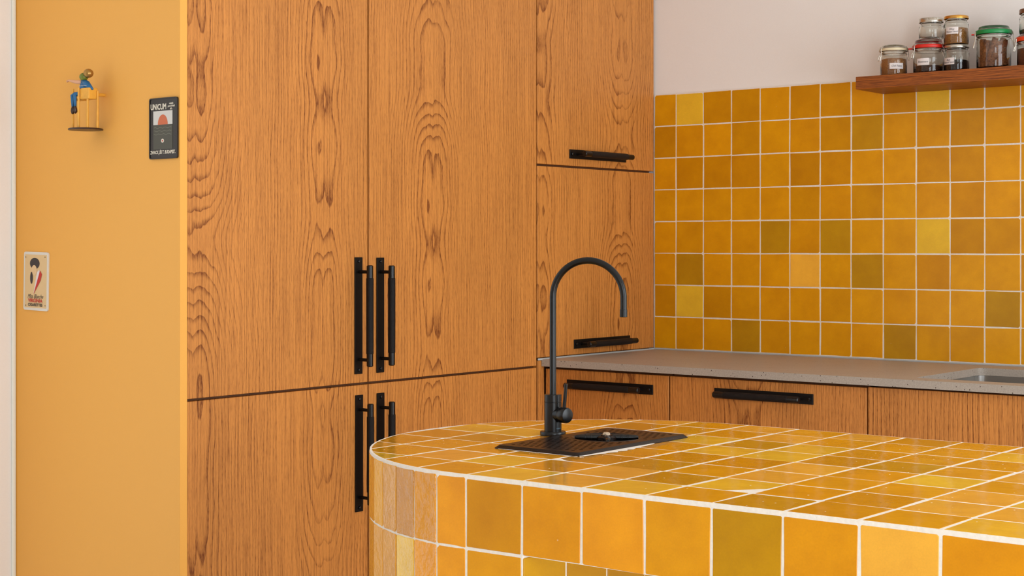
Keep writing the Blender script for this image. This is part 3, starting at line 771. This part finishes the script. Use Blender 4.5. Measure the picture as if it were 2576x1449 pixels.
bd = sign_plate(T, 'plate', 0.0984, 0.1400, 0.005, ux, uz, 0, 0, 0.0042, plain('sign_black', (36, 30, 28), 0.25))
ou = rrect(-0.0492, 0.0492, -0.07, 0.07, 0.005); iu = rrect(-0.0466, 0.0466, -0.0674, 0.0674, 0.004)
v, f = plate([ou, iu[::-1]], 0, 1)
T.part('rim', ([(ux+p[0], YP-(0.0034 if p[2] < 0.5 else 0.0052), uz+p[1]) for p in v], f), plain('sign_rim', (30, 25, 24), 0.2))
yf = YP-0.0040; cream = K('sign_cream', (226, 216, 198)); dsk = K('sign_sea', (72, 70, 58)); terra = K('sign_terracotta', (206, 104, 62)); sky_ = K('sign_sky', (212, 208, 202))
sgn(T, 'picture', poly2([(-0.0355, -0.048), (0.0325, -0.048), (0.0325, 0.0085), (-0.0355, 0.0085)]), dsk, yf, ux, uz)
sgn(T, 'picture', poly2([(-0.0355, 0.0085), (0.0325, 0.0085), (0.0325, 0.0400), (-0.0355, 0.0400)]), sky_, yf, ux, uz)
sgn(T, 'picture', poly2([(-0.0190, 0.0085)]+[(-0.0015+0.0175*math.cos(PI*i/20), 0.0085+0.0230*math.sin(PI*i/20)) for i in range(20, -1, -1)]), terra, yf-0.0003, ux, uz)
for k in range(3):
    wv = [(-0.0330+0.0031*i, 0.0020-0.0075*k+0.0012*math.sin(i*1.1+k)) for i in range(21)]
    sgn(T, 'picture', poly2(wv+[(p[0], p[1]-0.0012) for p in wv[::-1]]), K('sign_wave', (112, 112, 96)), yf-0.0003, ux, uz)
sgn(T, 'picture', ell(-0.002, -0.0285, 0.0052, 0.0046), cream, yf-0.0005, ux, uz)
sgn(T, 'picture', ell(-0.002, -0.0285, 0.0020, 0.0020), K('sign_red', (190, 44, 36)), yf-0.0007, ux, uz)
sgn(T, 'lettering', mv(text2d('UNICUM', 0.0178, sx=0.80, bold=0.0006), -0.0168, 0.0490), cream, yf-0.0003, ux, uz)
for k, ln in enumerate(('a legjobb', 'gyomorerősítő', 'likőr.')):
    sgn(T, 'lettering', mv(text2d(ln, 0.0056, sx=0.72, bold=0.0002), 0.0285, 0.0560-0.0062*k), cream, yf-0.0003, ux, uz)
sgn(T, 'lettering', mv(text2d('ZWACK J.ÉS T. BUDAPEST.', 0.0104, sx=0.72, bold=0.0004), -0.001, -0.0550), cream, yf-0.0003, ux, uz)

bx, bz, br = -0.5430, 1.1497, math.radians(-1.2)
T = Thing('tin_sign', (bx, YP, bz-0.073), 'cream tin sign with a white rim reading VIRGINIA CIGARETTES on the orange panel', 'sign')
sign_plate(T, 'plate', 0.1010, 0.1450, 0.006, bx, bz, br, 0, 0.0040, plain('tin_white', (226, 220, 210), 0.35))
sign_plate(T, 'picture_field', 0.0900, 0.1320, 0.002, bx, bz, br, 0.0035, 0.0044, plain('tin_cream', (228, 194, 142), 0.4))
yb = YP-0.0042
inkb = K('tin_ink', (48, 40, 40)); redb = K('tin_red', (200, 40, 26)); whb = K('tin_pale', (232, 224, 224)); skn = K('tin_skin', (232, 196, 148))
sgn(T, 'picture', ell(-0.0040, 0.0440, 0.0200, 0.0140), inkb, yb, bx, bz, br)
sgn(T, 'picture', ell(-0.0060, 0.0270, 0.0110, 0.0130), skn, yb-0.0002, bx, bz, br)
sgn(T, 'picture', poly2([(-0.0080, -0.0330), (0.0060, 0.0230), (0.0160, 0.0290), (0.0180, 0.0180)]), whb, yb-0.0003, bx, bz, br)
sgn(T, 'picture', poly2([(-0.0075, -0.0330), (0.0185, 0.0270), (0.0265, 0.0180), (0.0210, 0.0020)]), redb, yb-0.0004, bx, bz, br)
sgn(T, 'picture', ell(-0.0165, 0.0080, 0.0055, 0.0150), inkb, yb-0.0003, bx, bz, br)
sgn(T, 'lettering', mv(text2d('Miss Blanche', 0.0150, shear=0.45, sx=0.82), 0.000, -0.0378), inkb, yb-0.0005, bx, bz, br)
sgn(T, 'lettering', mv(text2d('VIRGINIA', 0.0128, sx=1.10, bold=0.0003), 0.000, -0.0485), redb, yb-0.0005, bx, bz, br)
sgn(T, 'lettering', mv(text2d('CIGARETTES', 0.0100, sx=1.05, bold=0.0003), 0.000, -0.0588), inkb, yb-0.0005, bx, bz, br)
for qx, qz in ((-0.040, 0.060), (0.040, 0.060), (-0.040, -0.060), (0.040, -0.060)):
    T.part('nail_hole', lathe([(0, 0.0), (0.0012, 0.0), (0.0012, 0.0006), (0, 0.0006)], 10, (bx+qx, yb-0.0004, bz+qz), axis=(0, -1, 0)), inkb)

fx, fz = -0.2903, 1.5105
T = Thing('figurine', (fx, YP-0.042, fz), 'small painted figurine in blue seated on a tall yellow chair on the orange panel', 'figurine')
yel = plain('figurine_yellow', (236, 170, 58), 0.45, var=0.1, scale=60); blu = plain('figurine_blue', (28, 98, 146), 0.4, var=0.15, scale=80); brn = plain('figurine_brown', (62, 40, 28), 0.4); pnk = plain('figurine_pink', (222, 166, 130), 0.5); grn = plain('figurine_green', (110, 120, 30), 0.35, var=0.2, scale=120); gld = plain('figurine_gold', (168, 128, 66), 0.28, metal=0.7)
YQ = YP-0.042
T.part('base_disc', lathe([(0, fz), (0.040, fz), (0.041, fz+0.002), (0.039, fz+0.0042), (0, fz+0.0046)], 32, (fx, YQ, 0)), brn, auto=40)
def sc_y(vf, k, y0):
    return [Vector((p[0], y0+(p[1]-y0)*k, p[2])) for p in vf[0]], vf[1]
legs = [(-0.036, -0.010), (-0.006, -0.016), (0.020, -0.010), (0.031, 0.010)]
for lx, ly in legs:
    T.part('chair_leg', tube([(fx+lx, YQ+ly, fz+0.003), (fx+lx+0.001, YQ+ly, fz+0.05), (fx+lx+0.001, YQ+ly, fz+(0.099 if lx < 0.01 else 0.092))], [0.0033, 0.0026, 0.0026], 8), yel, auto=50)
T.part('chair_seat', box(fx-0.004, fx+0.030, YQ-0.014, YQ+0.012, fz+0.072, fz+0.0985, 0.002, 2), yel)
T.part('chair_seat', box(fx-0.037, fx-0.002, YQ-0.006, YQ+0.012, fz+0.071, fz+0.0765, 0.001), yel)
T.part('chair_rung', tube([(fx-0.036, YQ-0.010, fz+0.044), (fx-0.006, YQ-0.015, fz+0.044)], 0.0018, 8), yel)
T.part('torso', sc_y(lathe([(0, 0.076), (0.010, 0.077), (0.0115, 0.088), (0.0125, 0.102), (0.0100, 0.112), (0.0045, 0.119), (0, 0.120)], 20, (fx+0.000, YQ-0.004, fz)), 0.8, YQ-0.004), blu, smooth=True)
T.part('cape', tube([(fx-0.002, YQ-0.006, fz+0.116), (fx+0.012, YQ-0.006, fz+0.108), (fx+0.024, YQ-0.006, fz+0.100), (fx+0.033, YQ-0.004, fz+0.0945)], [0.0060, 0.0085, 0.0060, 0.0022], 12), blu, smooth=True)
for dx_, dz_ in ((-0.026, 0), (-0.016, 0.001)):
    lg = T.part('leg', tube([(fx-0.002, YQ-0.008, fz+0.082), (fx+dx_*0.8, YQ-0.015, fz+0.086), (fx+dx_-0.001, YQ-0.018, fz+0.082), (fx+dx_, YQ-0.018, fz+0.066), (fx+dx_+0.001, YQ-0.018, fz+0.052)], [0.0050, 0.0046, 0.0046, 0.0036, 0.0028], 10), blu, smooth=True)
    T.part('shoe', sc_y(lathe([(0, -0.0125), (0.0026, -0.011), (0.0042, -0.005), (0.0036, 0.001), (0.0024, 0.005), (0, 0.006)], 14, (fx+dx_+0.002, YQ-0.019, fz+0.050+dz_)), 1.2, YQ-0.019), brn, parent=lg, smooth=True)
T.part('arm', tube([(fx-0.004, YQ-0.008, fz+0.113), (fx-0.018, YQ-0.012, fz+0.114), (fx-0.034, YQ-0.014, fz+0.117), (fx-0.046, YQ-0.014, fz+0.1195), (fx-0.052, YQ-0.014, fz+0.1175)], [0.0052, 0.0045, 0.0034, 0.0022, 0.0028], 10), pnk, smooth=True)
T.part('head', lathe([(0.0105*math.sin(PI*i/12), -0.0095*math.cos(PI*i/12)) for i in range(13)], 20, (fx+0.001, YQ-0.006, fz+0.1255)), grn, smooth=True)
T.part('cap', lathe([(0.0118*math.sin(PI*i/12), -0.0108*math.cos(PI*i/12)) for i in range(13)], 22, (fx+0.016, YQ-0.004, fz+0.1330)), gld, smooth=True)
for k in range(7):
    T.part('shirt_dot', lathe([(0.0011*math.sin(PI*i/6), -0.0009*math.cos(PI*i/6)) for i in range(7)], 8, (fx-0.006+0.0042*k, YQ-0.0138+0.0001*k, fz+0.1035)), K('figurine_white', (230, 222, 214)), smooth=True)
T.part('wall_peg', tube([(fx+0.016, YQ+0.008, fz+0.085), (fx+0.016, YP+0.0004, fz+0.085)], 0.004, 8), yel)
